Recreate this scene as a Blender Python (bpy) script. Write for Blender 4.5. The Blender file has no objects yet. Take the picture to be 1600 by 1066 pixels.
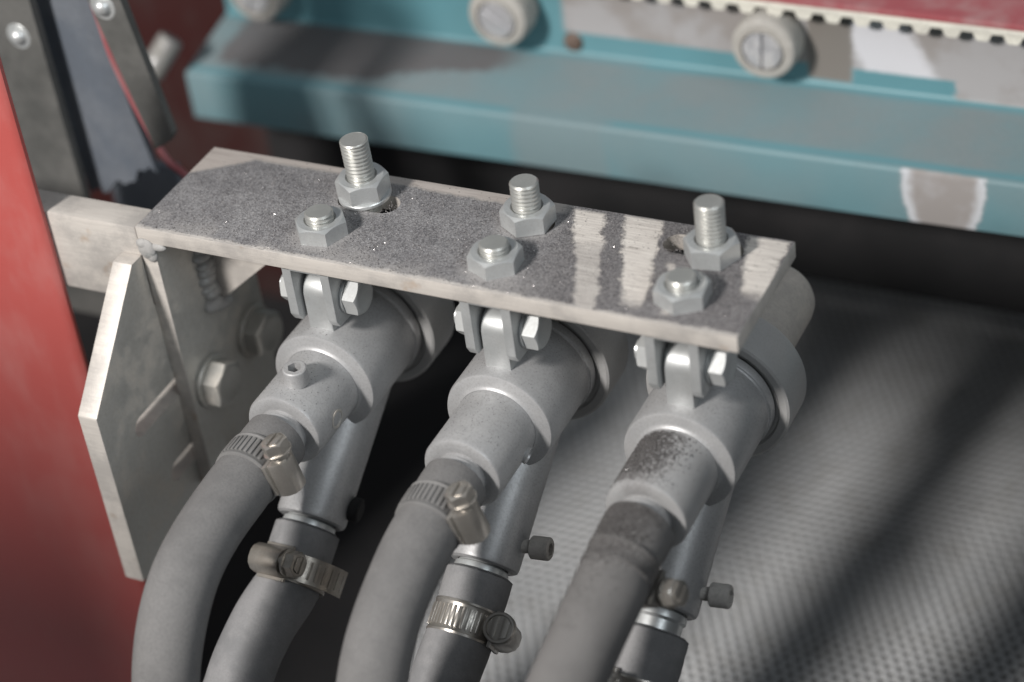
import bpy, bmesh, math, random
import numpy as np
from mathutils import Vector, Matrix

# ------------------------------------------------------------------ scene, camera, light
scene = bpy.context.scene
MM = 0.001                                   # everything below is written in millimetres
col = scene.collection

cam_d = bpy.data.cameras.new("camera"); cam = bpy.data.objects.new("camera", cam_d); col.objects.link(cam)
RX = Vector((0.89893481, 0.42324122, -0.11306226)); DN = Vector((0.17337432, -0.58072089, -0.7954273)); FW = Vector((-0.40231523, 0.6954352, -0.59540939))
cam.matrix_world = Matrix(((RX.x, -DN.x, -FW.x, 347.29*MM), (RX.y, -DN.y, -FW.y, -399.72*MM), (RX.z, -DN.z, -FW.z, 327.19*MM), (0, 0, 0, 1)))
cam_d.sensor_fit = 'HORIZONTAL'; cam_d.sensor_width = 36; cam_d.lens = 3408.09/1600*36
cam_d.clip_start = 0.02; cam_d.clip_end = 20
cam_d.dof.use_dof = True; cam_d.dof.focus_distance = 0.598; cam_d.dof.aperture_fstop = 5.8
scene.camera = cam

world = bpy.data.worlds.new("World"); scene.world = world; world.use_nodes = True
bg = world.node_tree.nodes["Background"]; bg.inputs[0].default_value = (0.86, 0.93, 1.0, 1); bg.inputs[1].default_value = 0.21

def area_lamp(name, loc, target, power, size, color):
    d = bpy.data.lights.new(name, 'AREA'); d.shape = 'DISK'; d.size = size; d.energy = power; d.color = color
    o = bpy.data.objects.new(name, d); col.objects.link(o); o.location = Vector(loc)*MM
    o.rotation_euler = (Vector(target)-Vector(loc)).to_track_quat('-Z', 'Y').to_euler()
    return o
KEY = Vector((-0.27, -0.75, 0.60)).normalized()
area_lamp("workshop_lamp", tuple(Vector((110, 20, -40)) + KEY*1500), (110, 20, -40), 32.0, 0.22, (1.0, 0.965, 0.93))

area_lamp("window_light", (1370, -580, 890), (100, 10, -40), 9.0, 0.9, (0.88, 0.95, 1.0))

scene.view_settings.view_transform = 'Standard'; scene.view_settings.look = 'None'
scene.view_settings.exposure = 0.0; scene.view_settings.gamma = 1.0
scene.render.engine = 'CYCLES'
random.seed(4); RNG = np.random.default_rng(7)

# ------------------------------------------------------------------ material helpers
class Nt:
    def __init__(s, name, vary=False):
        s.m = bpy.data.materials.new(name); s.m.use_nodes = True; s.t = s.m.node_tree; s.b = s.t.nodes["Principled BSDF"]
        tc = s.t.nodes.new("ShaderNodeTexCoord"); v = s.t.nodes.new("ShaderNodeVectorMath"); v.operation = 'SCALE'; v.inputs[3].default_value = 1000
        s.t.links.new(tc.outputs["Object"], v.inputs[0]); s.P = v.outputs[0]
        if vary:
            oi = s.t.nodes.new("ShaderNodeObjectInfo"); a = s.t.nodes.new("ShaderNodeVectorMath"); a.operation = 'MULTIPLY_ADD'; a.inputs[1].default_value = (173, 211, 97)
            s.t.links.new(oi.outputs["Random"], a.inputs[0]); s.t.links.new(s.P, a.inputs[2]); s.P = a.outputs[0]
        sp = s.t.nodes.new("ShaderNodeSeparateXYZ"); s.t.links.new(s.P, sp.inputs[0]); s.x, s.y, s.z = sp.outputs
    def put(s, inp, v):
        if isinstance(v, bpy.types.NodeSocket): s.t.links.new(v, inp)
        elif isinstance(v, tuple) and len(v) == 3 and inp.type == 'RGBA': inp.default_value = (*v, 1)
        else: inp.default_value = v
    def f(s, op, a, b=0.0, c=0.0):
        n = s.t.nodes.new("ShaderNodeMath"); n.operation = op
        for i, v in enumerate((a, b, c)): s.put(n.inputs[i], v)
        return n.outputs[0]
    def add(s, a, b): return s.f('ADD', a, b)
    def sub(s, a, b): return s.f('SUBTRACT', a, b)
    def mul(s, a, b): return s.f('MULTIPLY', a, b)
    def mx(s, a, b): return s.f('MAXIMUM', a, b)
    def mn(s, a, b): return s.f('MINIMUM', a, b)
    def step(s, v, a, b):                    # smooth 0..1 between a and b
        n = s.t.nodes.new("ShaderNodeMapRange"); n.interpolation_type = 'SMOOTHSTEP'
        s.put(n.inputs[0], v)
        if a < b: n.inputs[1].default_value, n.inputs[2].default_value, n.inputs[3].default_value, n.inputs[4].default_value = a, b, 0, 1
        else: n.inputs[1].default_value, n.inputs[2].default_value, n.inputs[3].default_value, n.inputs[4].default_value = b, a, 1, 0
        return n.outputs[0]
    def noise(s, scale, detail=3, rough=0.55, stretch=None, off=None):
        n = s.t.nodes.new("ShaderNodeTexNoise"); n.inputs["Scale"].default_value = scale; n.inputs["Detail"].default_value = detail; n.inputs["Roughness"].default_value = rough
        v = s.P
        if stretch or off:
            q = s.t.nodes.new("ShaderNodeMapping"); q.inputs["Scale"].default_value = stretch or (1, 1, 1); q.inputs["Location"].default_value = off or (0, 0, 0)
            s.t.links.new(v, q.inputs[0]); v = q.outputs[0]
        s.t.links.new(v, n.inputs["Vector"]); return n.outputs[0]
    def voro(s, scale):
        n = s.t.nodes.new("ShaderNodeTexVoronoi"); n.inputs["Scale"].default_value = scale; s.t.links.new(s.P, n.inputs["Vector"]); return n.outputs
    def mix(s, fac, a, b):
        n = s.t.nodes.new("ShaderNodeMix"); n.data_type = 'RGBA'; s.put(n.inputs[0], fac); s.put(n.inputs[6], a); s.put(n.inputs[7], b); return n.outputs[2]
    def lerp(s, fac, a, b): return s.add(s.mul(fac, b), s.mul(s.sub(1.0, fac), a))
    def bump(s, h, dist, strength=1.0, prev=None):
        n = s.t.nodes.new("ShaderNodeBump"); n.inputs["Distance"].default_value = dist*MM; n.inputs["Strength"].default_value = strength
        s.put(n.inputs["Height"], h)
        if prev: s.t.links.new(prev, n.inputs["Normal"])
        return n.outputs[0]
    def out(s, color, rough=0.6, metal=0.0, normal=None, spec=None):
        s.put(s.b.inputs["Base Color"], color); s.put(s.b.inputs["Roughness"], rough); s.put(s.b.inputs["Metallic"], metal)
        if normal: s.t.links.new(normal, s.b.inputs["Normal"])
        if spec is not None: s.b.inputs["Specular IOR Level"].default_value = spec
        return s.m

def dusty(name, base, dust, amount=0.5, rough=0.5, metal=0.3, rough_dust=0.85, grain=2.0, bump=0.05, patch=0.12, spec=None, speck=0.30):
    """a surface with patchy settled dust and fine grain"""
    n = Nt(name, True)
    big = n.noise(patch, 4, 0.6); fine = n.noise(grain, 2, 0.7); mid = n.noise(patch*4.3, 3, 0.6, off=(9, 3, 5))
    k = n.step(n.add(n.mul(big, 0.65), n.mul(mid, 0.35)), 0.62-amount*0.5, 0.82-amount*0.5)
    c = n.mix(k, base, dust)
    c2 = n.mix(n.mul(n.step(fine, 0.35, 0.75), speck), c, tuple(v*0.62 for v in dust))
    return n.out(c2, n.lerp(k, rough, rough_dust), n.mul(n.sub(1.0, k), metal), n.bump(fine, bump, 0.6), spec)

M = {}
M['gun'] = dusty('gun_metal', (0.45, 0.45, 0.455), (0.41, 0.405, 0.402), 0.5, 0.38, 0.55, 0.56, 1.6, 0.07, 0.07)
M['hose'] = dusty('dusty_hose', (0.142, 0.139, 0.138), (0.172, 0.168, 0.166), 0.5, 0.8, 0.0, 0.9, 1.8, 0.16, 0.05, spec=0.25, speck=0.55)
M['rubber'] = dusty('dark_rubber', (0.185, 0.185, 0.188), (0.235, 0.232, 0.234), 0.5, 0.75, 0.0, 0.9, 1.8, 0.10, 0.06, spec=0.25)
M['zinc'] = dusty('zinc_plating', (0.55, 0.57, 0.57), (0.40, 0.395, 0.385), 0.38, 0.27, 0.92, 0.6, 1.5, 0.03, 0.12)
M['thread'] = dusty('zinc_thread', (0.66, 0.66, 0.63), (0.48, 0.47, 0.45), 0.30, 0.28, 0.85, 0.6, 1.5, 0.02, 0.3)
M['clevis'] = dusty('clevis_steel', (0.52, 0.54, 0.54), (0.38, 0.375, 0.37), 0.5, 0.36, 0.7, 0.7, 1.4, 0.05, 0.14)
M['clamp'] = dusty('clamp_steel', (0.56, 0.525, 0.48), (0.42, 0.40, 0.375), 0.30, 0.26, 0.9, 0.6, 1.5, 0.03, 0.12)
M['clamp_worn'] = dusty('worn_clamp_steel', (0.44, 0.40, 0.35), (0.27, 0.25, 0.23), 0.35, 0.30, 0.85, 0.7, 1.5, 0.03, 0.25)
M['screw'] = dusty('dusty_screw', (0.40, 0.38, 0.355), (0.50, 0.475, 0.445), 0.6, 0.5, 0.4, 0.85, 1.5, 0.05, 0.3)
M['side'] = dusty('mill_scale_steel', (0.48, 0.47, 0.44), (0.52, 0.475, 0.42), 0.35, 0.42, 0.5, 0.75, 0.8, 0.06, 0.05)
M['weld'] = dusty('weld_metal', (0.42, 0.43, 0.42), (0.33, 0.32, 0.31), 0.55, 0.42, 0.5, 0.75, 1.0, 0.2, 0.2)
M['void'] = dusty('dark_void', (0.010, 0.010, 0.011), (0.016, 0.015, 0.016), 0.4, 0.8, 0.0, 0.9, 0.4, 0.02, 0.03)  # near-black colour, in place of shade on base and skirt
M['roller'] = dusty('roller_plastic', (0.42, 0.405, 0.375), (0.36, 0.343, 0.315), 0.5, 0.5, 0.0, 0.7, 0.8, 0.03, 0.08)
M['roller_screw'] = dusty('roller_screw', (0.66, 0.66, 0.68), (0.48, 0.47, 0.46), 0.3, 0.35, 0.6, 0.6, 0.8, 0.03, 0.1)
M['sleeve'] = dusty('roller_sleeve', (0.22, 0.20, 0.19), (0.30, 0.285, 0.27), 0.4, 0.6, 0.0, 0.8, 0.8, 0.03, 0.06)
M['strip'] = dusty('grey_strip', (0.088, 0.088, 0.083), (0.105, 0.103, 0.097), 0.5, 0.5, 0.2, 0.7, 0.5, 0.03, 0.02)
M['curtain'] = dusty('rubber_curtain', (0.095, 0.110, 0.133), (0.125, 0.138, 0.158), 0.5, 0.7, 0.0, 0.85, 0.5, 0.06, 0.03)
M['belt'] = dusty('belt_cream', (0.68, 0.66, 0.58), (0.55, 0.53, 0.47), 0.4, 0.6, 0.0, 0.8, 0.8, 0.03, 0.06)
M['rod'] = dusty('pale_rod', (0.27, 0.27, 0.27), (0.23, 0.22, 0.20), 0.4, 0.4, 0.5, 0.7, 0.8, 0.03, 0.06)
M['nozzle'] = dusty('nozzle_ceramic', (0.46, 0.42, 0.375), (0.38, 0.35, 0.32), 0.5, 0.6, 0.0, 0.8, 1.0, 0.04, 0.06)
M['nozzle_cap'] = dusty('cap_metal', (0.47, 0.47, 0.465), (0.385, 0.38, 0.37), 0.5, 0.45, 0.35, 0.65, 1.4, 0.04, 0.07)

def plated(name, lo, hi, metal, rough, dust, damt):
    """plated metal, slightly tarnished, with a thin film of dust on it"""
    n = Nt(name, True); a = n.noise(0.16, 3, .5); f = n.noise(1.6, 3, .65); t = n.noise(0.5, 3, .6, stretch=(1, 1, .25))
    c = n.mix(n.step(a, .25, .75), lo, hi); c = n.mix(n.mul(n.step(f, .42, .72), damt), c, dust)
    return n.out(c, n.add(rough, n.mul(f, .22)), metal, n.bump(n.add(f, n.mul(t, .5)), .03, .5))
M['zinc'] = plated('zinc_plating', (.52, .535, .535), (.62, .635, .63), .6, .25, (.46, .455, .445), .5)
M['clamp'] = plated('clamp_steel', (.42, .395, .36), (.54, .51, .47), .8, .22, (.38, .36, .335), .45)
M['clamp_worn'] = plated('worn_clamp_steel', (.30, .27, .235), (.44, .405, .36), .75, .24, (.27, .25, .23), .5)
M['thread'] = plated('zinc_thread', (.52, .52, .49), (.62, .615, .58), .75, .24, (.46, .45, .43), .3)
M['gun'] = plated('gun_metal', (.375, .375, .378), (.425, .423, .423), .35, .34, (.285, .278, .275), .6)
M['nozzle_cap'] = plated('cap_metal', (.375, .373, .368), (.405, .40, .393), .3, .36, (.33, .322, .315), .5)
M['clevis'] = plated('clevis_steel', (.40, .412, .412), (.48, .49, .488), .5, .34, (.37, .365, .358), .45)
M['bolt_head'] = plated('bolt_head_zinc', (.38, .39, .39), (.44, .45, .445), .3, .46, (.38, .375, .365), .5)
M['band'] = plated('dusty_band', (.17, .166, .163), (.21, .206, .202), .15, .6, (.15, .146, .143), .5)

def red_mat(name, base, dust, amt):
    n = Nt(name); big = n.noise(0.03, 4, 0.6); fine = n.noise(0.5, 3, 0.6); scr = n.noise(0.12, 4, 0.7, stretch=(1, 1, 0.3))
    k = n.mul(n.step(n.add(n.mul(big, .6), n.mul(scr, .4)), 0.40, 0.66), amt)
    sc2 = n.noise(0.35, 4, .7, stretch=(1.0, 1.0, .06)); k = n.mx(k, n.mul(n.step(sc2, .66, .72), amt))
    return n.out(n.mix(k, base, dust), n.lerp(k, 0.42, 0.75), 0.0, n.bump(fine, 0.03, 0.5))
M['red'] = red_mat('red_paint', (0.41, 0.080, 0.070), (0.42, 0.140, 0.128), 0.7)
M['dark_red'] = red_mat('dark_red_paint', (0.045, 0.012, 0.011), (0.045, 0.028, 0.026), 0.7)
M['red_cover'] = red_mat('red_belt_cover', (0.30, 0.075, 0.085), (0.33, 0.185, 0.185), 0.85)

def bare_mat(name, dust_amt, gain=1.0):
    """ground bare steel, warm, with fine grinding lines along X"""
    n = Nt(name); g = n.noise(0.9, 4, 0.7, stretch=(0.10, 1.2, 1.6)); b = n.noise(0.07, 4, 0.6); f = n.noise(2.2, 2, 0.7); r = n.noise(0.11, 3, .6, off=(3, 8, 2))
    c = n.mix(n.step(g, 0.3, 0.72), (0.50*gain, 0.462*gain, 0.424*gain), (0.58*gain, 0.54*gain, 0.494*gain))
    c = n.mix(n.mul(n.step(r, 0.60, 0.74), 0.55), c, (0.38, 0.265, 0.175))
    c = n.mix(n.mul(n.step(n.add(b, n.mul(f, .25)), 0.52, 0.78), dust_amt), c, (0.215, 0.205, 0.20))
    return n.out(c, 0.52, 0.18, n.bump(n.add(g, n.mul(f, .4)), 0.07, 0.7))
M['bare'] = bare_mat('bare_steel', 0.45); M['bare_clean'] = bare_mat('cleaner_bare_steel', 0.4, 1.08)

def plate_top():
    n = Nt('grit_covered_steel')
    x, y = n.x, n.y
    w = n.mul(n.sub(n.noise(0.16, 4, 0.65), 0.5), 7.0); w2 = n.mul(n.sub(n.noise(0.9, 3, 0.7), 0.5), 3.2); wob = n.add(w, w2)
    far = n.step(n.add(n.sub(y, n.mul(n.step(x, 62, 80), -1.0)), n.mul(wob, .4)), 39.0, 41.0)
    far = n.mul(far, n.step(x, 118, 112))
    corner = n.step(n.add(n.add(n.mul(n.sub(16.0, x), 0.72), n.sub(y, 39.6)), n.mul(wob, .3)), -0.6, 1.6)
    corner = n.mul(corner, n.step(y, 20, 27))
    def stripe(xa, xb, wa, wb, y0, y1, soft=1.1):
        t = n.mul(n.sub(42.0, y), 1/42.0); c = n.lerp(t, xa, xb); hw = n.lerp(t, wa, wb)
        d = n.sub(n.f('ABSOLUTE', n.sub(n.add(x, n.mul(wob, .85)), c)), hw)
        s_ = n.step(d, soft, -soft*.6)
        return n.mul(s_, n.step(n.add(y, n.mul(wob, .9)), y0-2.5, y0+2.5)) if y1 is None else n.mul(n.mul(s_, n.step(n.add(y, n.mul(wob, .9)), y0-2.5, y0+2.5)), n.step(y, y1+1, y1-1))
    s1 = n.mul(stripe(121.5, 139, 4.4, 2.6, -9, 41.5), n.lerp(n.step(n.add(y, n.mul(wob, 1.6)), 24, 30), 0.55, 1.0))
    s2 = stripe(137.5, 151, 5.3, 2.5, 6, 42.5)
    s3 = stripe(172.5, 182, 5.2, 1.2, 18, 42.2)
    s4 = n.mul(stripe(147.5, 160, 1.0, 0.8, 4, 25), 0.7)
    front = n.mul(n.step(n.add(y, n.mul(wob, .4)), 1.9, 0.5), 0.5)
    fray = n.step(n.noise(1.1, 3, .75), 0.22, 0.42)
    bare = n.mx(n.mx(far, corner), n.mx(n.mul(n.mx(n.mx(s1, s2), n.mx(s3, s4)), fray), front))
    v = n.voro(2.6); spk = v[1]
    sepc = n.t.nodes.new("ShaderNodeSeparateColor"); n.t.links.new(spk, sepc.inputs[0]); rnd = sepc.outputs[0]
    fine = n.noise(2.4, 3, 0.75); mid = n.noise(0.085, 4, 0.6); clump = n.noise(0.5, 3, .6)
    d = n.mix(rnd, (0.082, 0.079, 0.083), (0.235, 0.229, 0.234))
    d = n.mix(n.step(n.add(mid, n.mul(n.sub(clump, .5), .35)), 0.36, 0.66), d, n.mix(rnd, (0.125, 0.122, 0.126), (0.30, 0.294, 0.297)))
    d = n.mix(n.mul(n.step(x, 108, 126), 0.55), d, n.mix(rnd, (0.060, 0.054, 0.054), (0.18, 0.166, 0.165)))
    pale = n.mul(n.step(n.add(y, n.mul(wob, 1.2)), 14, 2), n.step(n.noise(0.06, 3, .6, off=(5, 1, 0)), 0.40, 0.60))
    d = n.mix(n.mul(n.mul(pale, n.step(x, 135, 110)), 0.55), d, (0.30, 0.285, 0.275))
    ring = 0.0
    for bx, by in ((54.3, 12.2), (107.8, 11.8), (57.5, 31.5), (108, 32)):
        dd = n.f('SQRT', n.add(n.f('POWER', n.sub(x, bx), 2.0), n.f('POWER', n.sub(y, by+(-1.5 if by < 20 else 0)), 2.0)))
        ring = n.mx(ring, n.step(n.add(dd, n.mul(wob, .7)), 11.5, 7.0))
    d = n.mix(n.mul(ring, .5), d, (0.29, 0.278, 0.272))
    g = n.noise(0.8, 5, 0.7, stretch=(0.07, 1.6, 1)); cr = n.noise(0.55, 3, .6, stretch=(0.25, 2.2, 1), off=(4, 4, 0))
    b = n.mix(n.step(g, 0.3, 0.7), (0.52, 0.475, 0.435), (0.80, 0.75, 0.69))
    b = n.mix(n.mul(n.step(cr, 0.64, 0.70), 0.6), b, (0.20, 0.175, 0.155))
    b = n.mix(n.mul(n.mx(far, corner), 0.55), b, (0.32, 0.275, 0.255))
    spark = n.f('GREATER_THAN', rnd, 0.955)
    rough = n.lerp(bare, n.lerp(spark, 0.8, 0.18), 0.45)
    h = n.lerp(bare, n.add(n.mul(fine, 0.55), n.add(n.mul(v[0], 0.7), n.mul(clump, .8))), n.mul(g, 0.35))
    return n.out(n.mix(bare, d, b), rough, n.lerp(bare, n.mul(spark, .6), 0.2), n.bump(h, 0.28, 0.75))
M['grit_plate'] = plate_top()

def gun_gritty():
    """gun casting with dark abrasive lying on its upper rear side"""
    n = Nt('gun_metal_with_grit'); big = n.noise(0.10, 4, 0.6); fine = n.noise(2.2, 3, 0.75); blot = n.noise(0.28, 4, 0.65, off=(2, 6, 1))
    d = n.add(n.f('ABSOLUTE', n.add(n.x, 2.0)), n.mul(n.sub(blot, .5), 9.0))
    k = n.mul(n.mul(n.step(d, 7.6, 1.5), n.step(n.z, 2, 8)), n.step(n.add(n.y, n.mul(n.sub(blot, .5), 12.)), 2, -3))
    k = n.mul(k, n.lerp(n.step(fine, .3, .7), .25, .75))
    c = n.mix(n.step(big, .3, .7), (0.395, 0.395, 0.396), (0.365, 0.36, 0.357))
    c = n.mix(n.mul(n.step(fine, .42, .75), .3), c, (.30, .293, .29))
    return n.out(n.mix(n.mul(k, .85), c, n.mix(fine, (0.05, 0.046, 0.046), (.12, .112, .11))), n.lerp(k, .5, .9), n.mul(n.sub(1., k), .3), n.bump(fine, 0.10, 0.6))
M['gun_gritty'] = gun_gritty()
def hose_gritty():
    n = Nt('dusty_hose_with_grit'); fine = n.noise(2.0, 3, .75); blot = n.noise(0.22, 4, .65)
    k = n.mul(n.step(n.add(n.y, n.mul(n.sub(blot, .5), 26.)), -46, -34), n.step(n.add(n.z, n.mul(n.sub(blot, .5), 8.0)), -42.5, -39))
    k = n.mul(k, n.mul(n.step(n.add(fine, n.mul(blot, .3)), .50, .80), .8))
    c = n.mix(n.step(n.noise(0.06, 4, .6), .35, .65), (.130, .126, .124), (.155, .15, .147))
    c = n.mix(n.mul(n.step(fine, .4, .75), .3), c, (.10, .096, .095))
    return n.out(n.mix(k, c, (.05, .046, .045)), .88, 0, n.bump(fine, .12, .6), .25)
M['hose_gritty'] = hose_gritty()

def teal_mat():
    n = Nt('worn_teal_paint'); x, y, z = n.x, n.y, n.z
    wob = n.mul(n.sub(n.noise(0.12, 4, .65), .5), 10.0); w2 = n.mul(n.sub(n.noise(0.4, 3, .65), .5), 4.0); wb = n.add(wob, w2)
    teal = n.mix(n.noise(0.04, 3, .5), (0.080, 0.200, 0.230), (0.105, 0.245, 0.280))
    dustc = n.mix(n.noise(0.6, 3, .7), (0.15, 0.168, 0.172), (0.20, 0.212, 0.214))
    # settled dust on the ledge and rubbed bands on its lip
    onledge = n.mul(n.step(y, 152, 156), n.step(y, 184.5, 180))
    cloud = n.step(n.add(n.noise(0.022, 4, .6), n.mul(n.sub(n.noise(0.5, 3, .7), .5), .22)), 0.30, 0.66)
    kd = n.mul(onledge, n.lerp(cloud, 0.50, 0.82))
    lipd = n.add(.22, n.mul(n.step(n.noise(0.014, 3, .55, off=(7, 0, 0)), 0.36, 0.68), 0.34))
    kd = n.mx(kd, n.mul(lipd, n.step(y, 153, 151)))
    band = n.mul(n.step(n.f('ABSOLUTE', n.sub(n.add(x, n.mul(wb, .4)), 58.0)), 24, 14), 0.6)
    kd = n.mx(kd, n.mul(band, n.step(y, 186, 182)))
    c = n.mix(kd, teal, dustc)
    # brown grit heap on the left end of the ledge
    t = n.add(n.sub(y, 158.0), n.add(n.mul(wb, 1.2), n.mul(n.mx(n.add(x, 25.0), 0.0), -0.30)))
    heap = n.mul(n.mul(n.step(t, -1.5, 1.5), n.step(n.add(x, n.mul(wb, .5)), 38, 20)), n.step(y, 184.5, 183))
    heap = n.mul(heap, n.step(n.add(x, wb), -84, -79))
    gr = n.noise(1.2, 3, .75)
    c = n.mix(n.mul(heap, n.lerp(n.step(gr, .35, .6), .75, 1.0)), c, n.mix(gr, (.050, .045, .047), (.135, .122, .123)))
    # blasted bare metal: patch on the lip, and the web right of the second roller
    zz = n.mul(n.sub(-50.0, z), 1/14.0); zz = n.mx(zz, 0.0)
    ld = n.add(n.f('ABSOLUTE', n.sub(n.add(x, n.mul(w2, .9)), 188.5)), n.mul(n.mul(zz, zz), 3.2))
    lp = n.mul(n.step(ld, 14.2, 12.4), n.step(n.add(y, n.mul(w2, .25)), 151.6, 150.4)); lrim = n.step(ld, 8.5, 12.5)
    web = n.step(y, 184.2, 184.8)
    wbnd = n.step(n.add(n.add(z, n.mul(w2, .25)), n.mul(n.step(x, 184, 181), 0.0)), -33.4, -32.2)
    wb1 = n.mul(n.mul(web, wbnd), n.step(x, 45, 48))
    notch = n.mul(n.mul(web, n.step(n.add(x, w2), 181.5, 183)), n.step(z, -42, -41.0))
    wb2 = n.mx(wb1, notch)
    pinkish = n.mix(n.step(n.noise(0.05, 3, .6), .4, .6), (.25, .232, .222), (.31, .302, .305))
    white = n.mul(n.mul(n.step(n.f('ABSOLUTE', n.sub(n.add(n.add(x, n.mul(w2, 1.3)), n.mul(n.add(z, 30.), .55)), 163.0)), 14.5, 9.0), web), 0.85)
    bare = n.mix(white, pinkish, (.56, .56, .59))
    darkmark = n.mul(n.mul(web, n.step(n.f('ABSOLUTE', n.sub(n.add(x, n.mul(w2, .8)), 141.0)), 8.5, 6.5)), n.step(z, -39, -37.5))
    bare = n.mix(darkmark, bare, (.16, .145, .13)); bare = n.mix(n.mul(lp, lrim), bare, (.46, .475, .50))
    k = n.mx(n.mx(lp, wb2), darkmark)
    return n.out(n.mix(k, c, bare), n.lerp(n.mx(kd, k), .45, .75), 0.0, n.bump(n.noise(.7, 3, .6), .04, .5))
M['teal'] = teal_mat()

def floor_mat():
    n = Nt('perforated_sheet_grey'); b = n.noise(0.02, 4, .65); f = n.noise(0.8, 3, .7); st = n.noise(0.07, 5, .7, off=(3, 1, 0))
    low = n.step(n.z, -0.9, -0.25)  # hole interiors painted darker, their shade put into the colour
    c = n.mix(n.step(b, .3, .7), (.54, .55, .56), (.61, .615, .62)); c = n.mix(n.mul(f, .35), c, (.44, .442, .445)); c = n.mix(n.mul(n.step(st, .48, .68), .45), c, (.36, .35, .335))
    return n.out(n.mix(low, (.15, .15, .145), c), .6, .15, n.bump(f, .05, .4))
M['floor'] = floor_mat()

# ------------------------------------------------------------------ mesh helpers (millimetres)
class Mesh:
    def __init__(s): s.v = []; s.f = []
    def add(s, verts, faces, mat=None):
        o = len(s.v)
        s.v += [tuple(mat @ Vector(v)) for v in verts] if mat is not None else [tuple(v) for v in verts]
        s.f += [tuple(i+o for i in f) for f in faces]; return s
    def rings(s, rings, mat=None, cap0=False, cap1=False):
        n = len(rings[0]); vs = [p for r in rings for p in r]; fs = []
        for a in range(len(rings)-1):
            for i in range(n):
                j = (i+1) % n; fs.append((a*n+i, a*n+j, (a+1)*n+j, (a+1)*n+i))
        if cap0: fs.append(tuple(range(n-1, -1, -1)))
        if cap1: fs.append(tuple((len(rings)-1)*n+i for i in range(n)))
        return s.add(vs, fs, mat)
    def lathe(s, prof, mat=None, seg=56):            # profile (radius, height) round local Z
        rs = [[(max(r, 1e-3)*math.cos(2*math.pi*i/seg), max(r, 1e-3)*math.sin(2*math.pi*i/seg), h) for i in range(seg)] for r, h in prof]
        return s.rings(rs, mat)
    def box(s, lo, hi, mat=None, bevel=0.35):
        return s.prism([(lo[0], lo[1]), (hi[0], lo[1]), (hi[0], hi[1]), (lo[0], hi[1])], lo[2], hi[2], mat, bevel)
    def prism(s, poly, z0, z1, mat=None, bevel=0.35, seg=2):
        bm = bmesh.new(); a = [bm.verts.new((x, y, z0)) for x, y in poly]; b = [bm.verts.new((x, y, z1)) for x, y in poly]; n = len(poly)
        bm.faces.new(a[::-1]); bm.faces.new(b)
        for i in range(n): bm.faces.new((a[i], a[(i+1) % n], b[(i+1) % n], b[i]))
        bmesh.ops.recalc_face_normals(bm, faces=bm.faces)
        if bevel:
            es = [e for e in bm.edges if e.calc_face_angle(0) > 0.5]
            bmesh.ops.bevel(bm, geom=es, offset=bevel, segments=seg, affect='EDGES', profile=0.6)
        bm.verts.index_update(); s.add([v.co[:] for v in bm.verts], [tuple(v.index for v in f.verts) for f in bm.faces], mat); bm.free(); return s
    def sphere(s, c, r, mat=None, u=14, v=9):
        c = Vector(c); rs = [[(c.x+r[0]*math.sin(t)*math.cos(2*math.pi*i/u), c.y+r[1]*math.sin(t)*math.sin(2*math.pi*i/u), c.z+r[2]*math.cos(t)) for i in range(u)] for t in [0.02+(math.pi-0.04)*k/(v-1) for k in range(v)]]
        return s.rings(rs, mat)
    def tube(s, pts, rad, seg=28, cap=True):
        pts = [Vector(p) for p in pts]; n = len(pts); rs = []; ref = Vector((1, 0, 0)); 
        for i, p in enumerate(pts):
            t = (pts[min(i+1, n-1)]-pts[max(i-1, 0)]).normalized(); u = (ref-t*ref.dot(t)).normalized(); w = t.cross(u)
            r = rad(i) if callable(rad) else rad
            rs.append([p+r*(math.cos(2*math.pi*k/seg)*u+math.sin(2*math.pi*k/seg)*w) for k in range(seg)])
        return s.rings(rs, None, cap, cap)
    def nut(s, af, h, bore, mat=None, both=False, seg=72):
        ap = af/2; rc = ap*0.955
        def hx(t): 
            m = (t % (math.pi/3))-math.pi/6; return ap/math.cos(m)
        A = [2*math.pi*i/seg for i in range(seg)]
        circ = lambda r, z: [(r*math.cos(t), r*math.sin(t), z) for t in A]
        top = [(hx(t)*math.cos(t), hx(t)*math.sin(t), h-(hx(t)-rc)*0.62) for t in A]
        bot = [(hx(t)*math.cos(t), hx(t)*math.sin(t), (hx(t)-rc)*0.62 if both else 0) for t in A]
        rs = [circ(rc, 0) if both else circ(bore+0.1, 0), bot, top, circ(rc, h)]
        if bore > 0.5: rs += [circ(bore+0.55, h), circ(bore, h-0.6), circ(bore, h-3)]
        else: rs += [circ(rc*0.80, h), circ(rc*0.72, h-0.18), circ(0.001, h-0.18)]
        return s.rings(rs, mat)
    def capscrew(s, r, h, mat=None, seg=48):          # socket head, local Z out
        A = [2*math.pi*i/seg for i in range(seg)]; ap = r*0.50
        circ = lambda q, z: [(q*math.cos(t), q*math.sin(t), z) for t in A]
        hexr = lambda z: [(ap/math.cos((t % (math.pi/3))-math.pi/6)*math.cos(t), ap/math.cos((t % (math.pi/3))-math.pi/6)*math.sin(t), z) for t in A]
        return s.rings([circ(r*.9, 0), circ(r, .3), circ(r, h-.7), circ(r*.96, h-.25), circ(r*.86, h), hexr(h), hexr(h-.62*h), circ(0.001, h-.66*h)], mat)
    def mesh(s, name, sharp=32, smooth=True):
        me = bpy.data.meshes.new(name); me.from_pydata([(x*MM, y*MM, z*MM) for x, y, z in s.v], [], s.f)
        bm = bmesh.new(); bm.from_mesh(me); bmesh.ops.recalc_face_normals(bm, faces=bm.faces); bm.to_mesh(me); bm.free()
        if smooth:
            me.polygons.foreach_set('use_smooth', [True]*len(me.polygons)); me.set_sharp_from_angle(angle=math.radians(sharp))
        me.update(); return me

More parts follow.
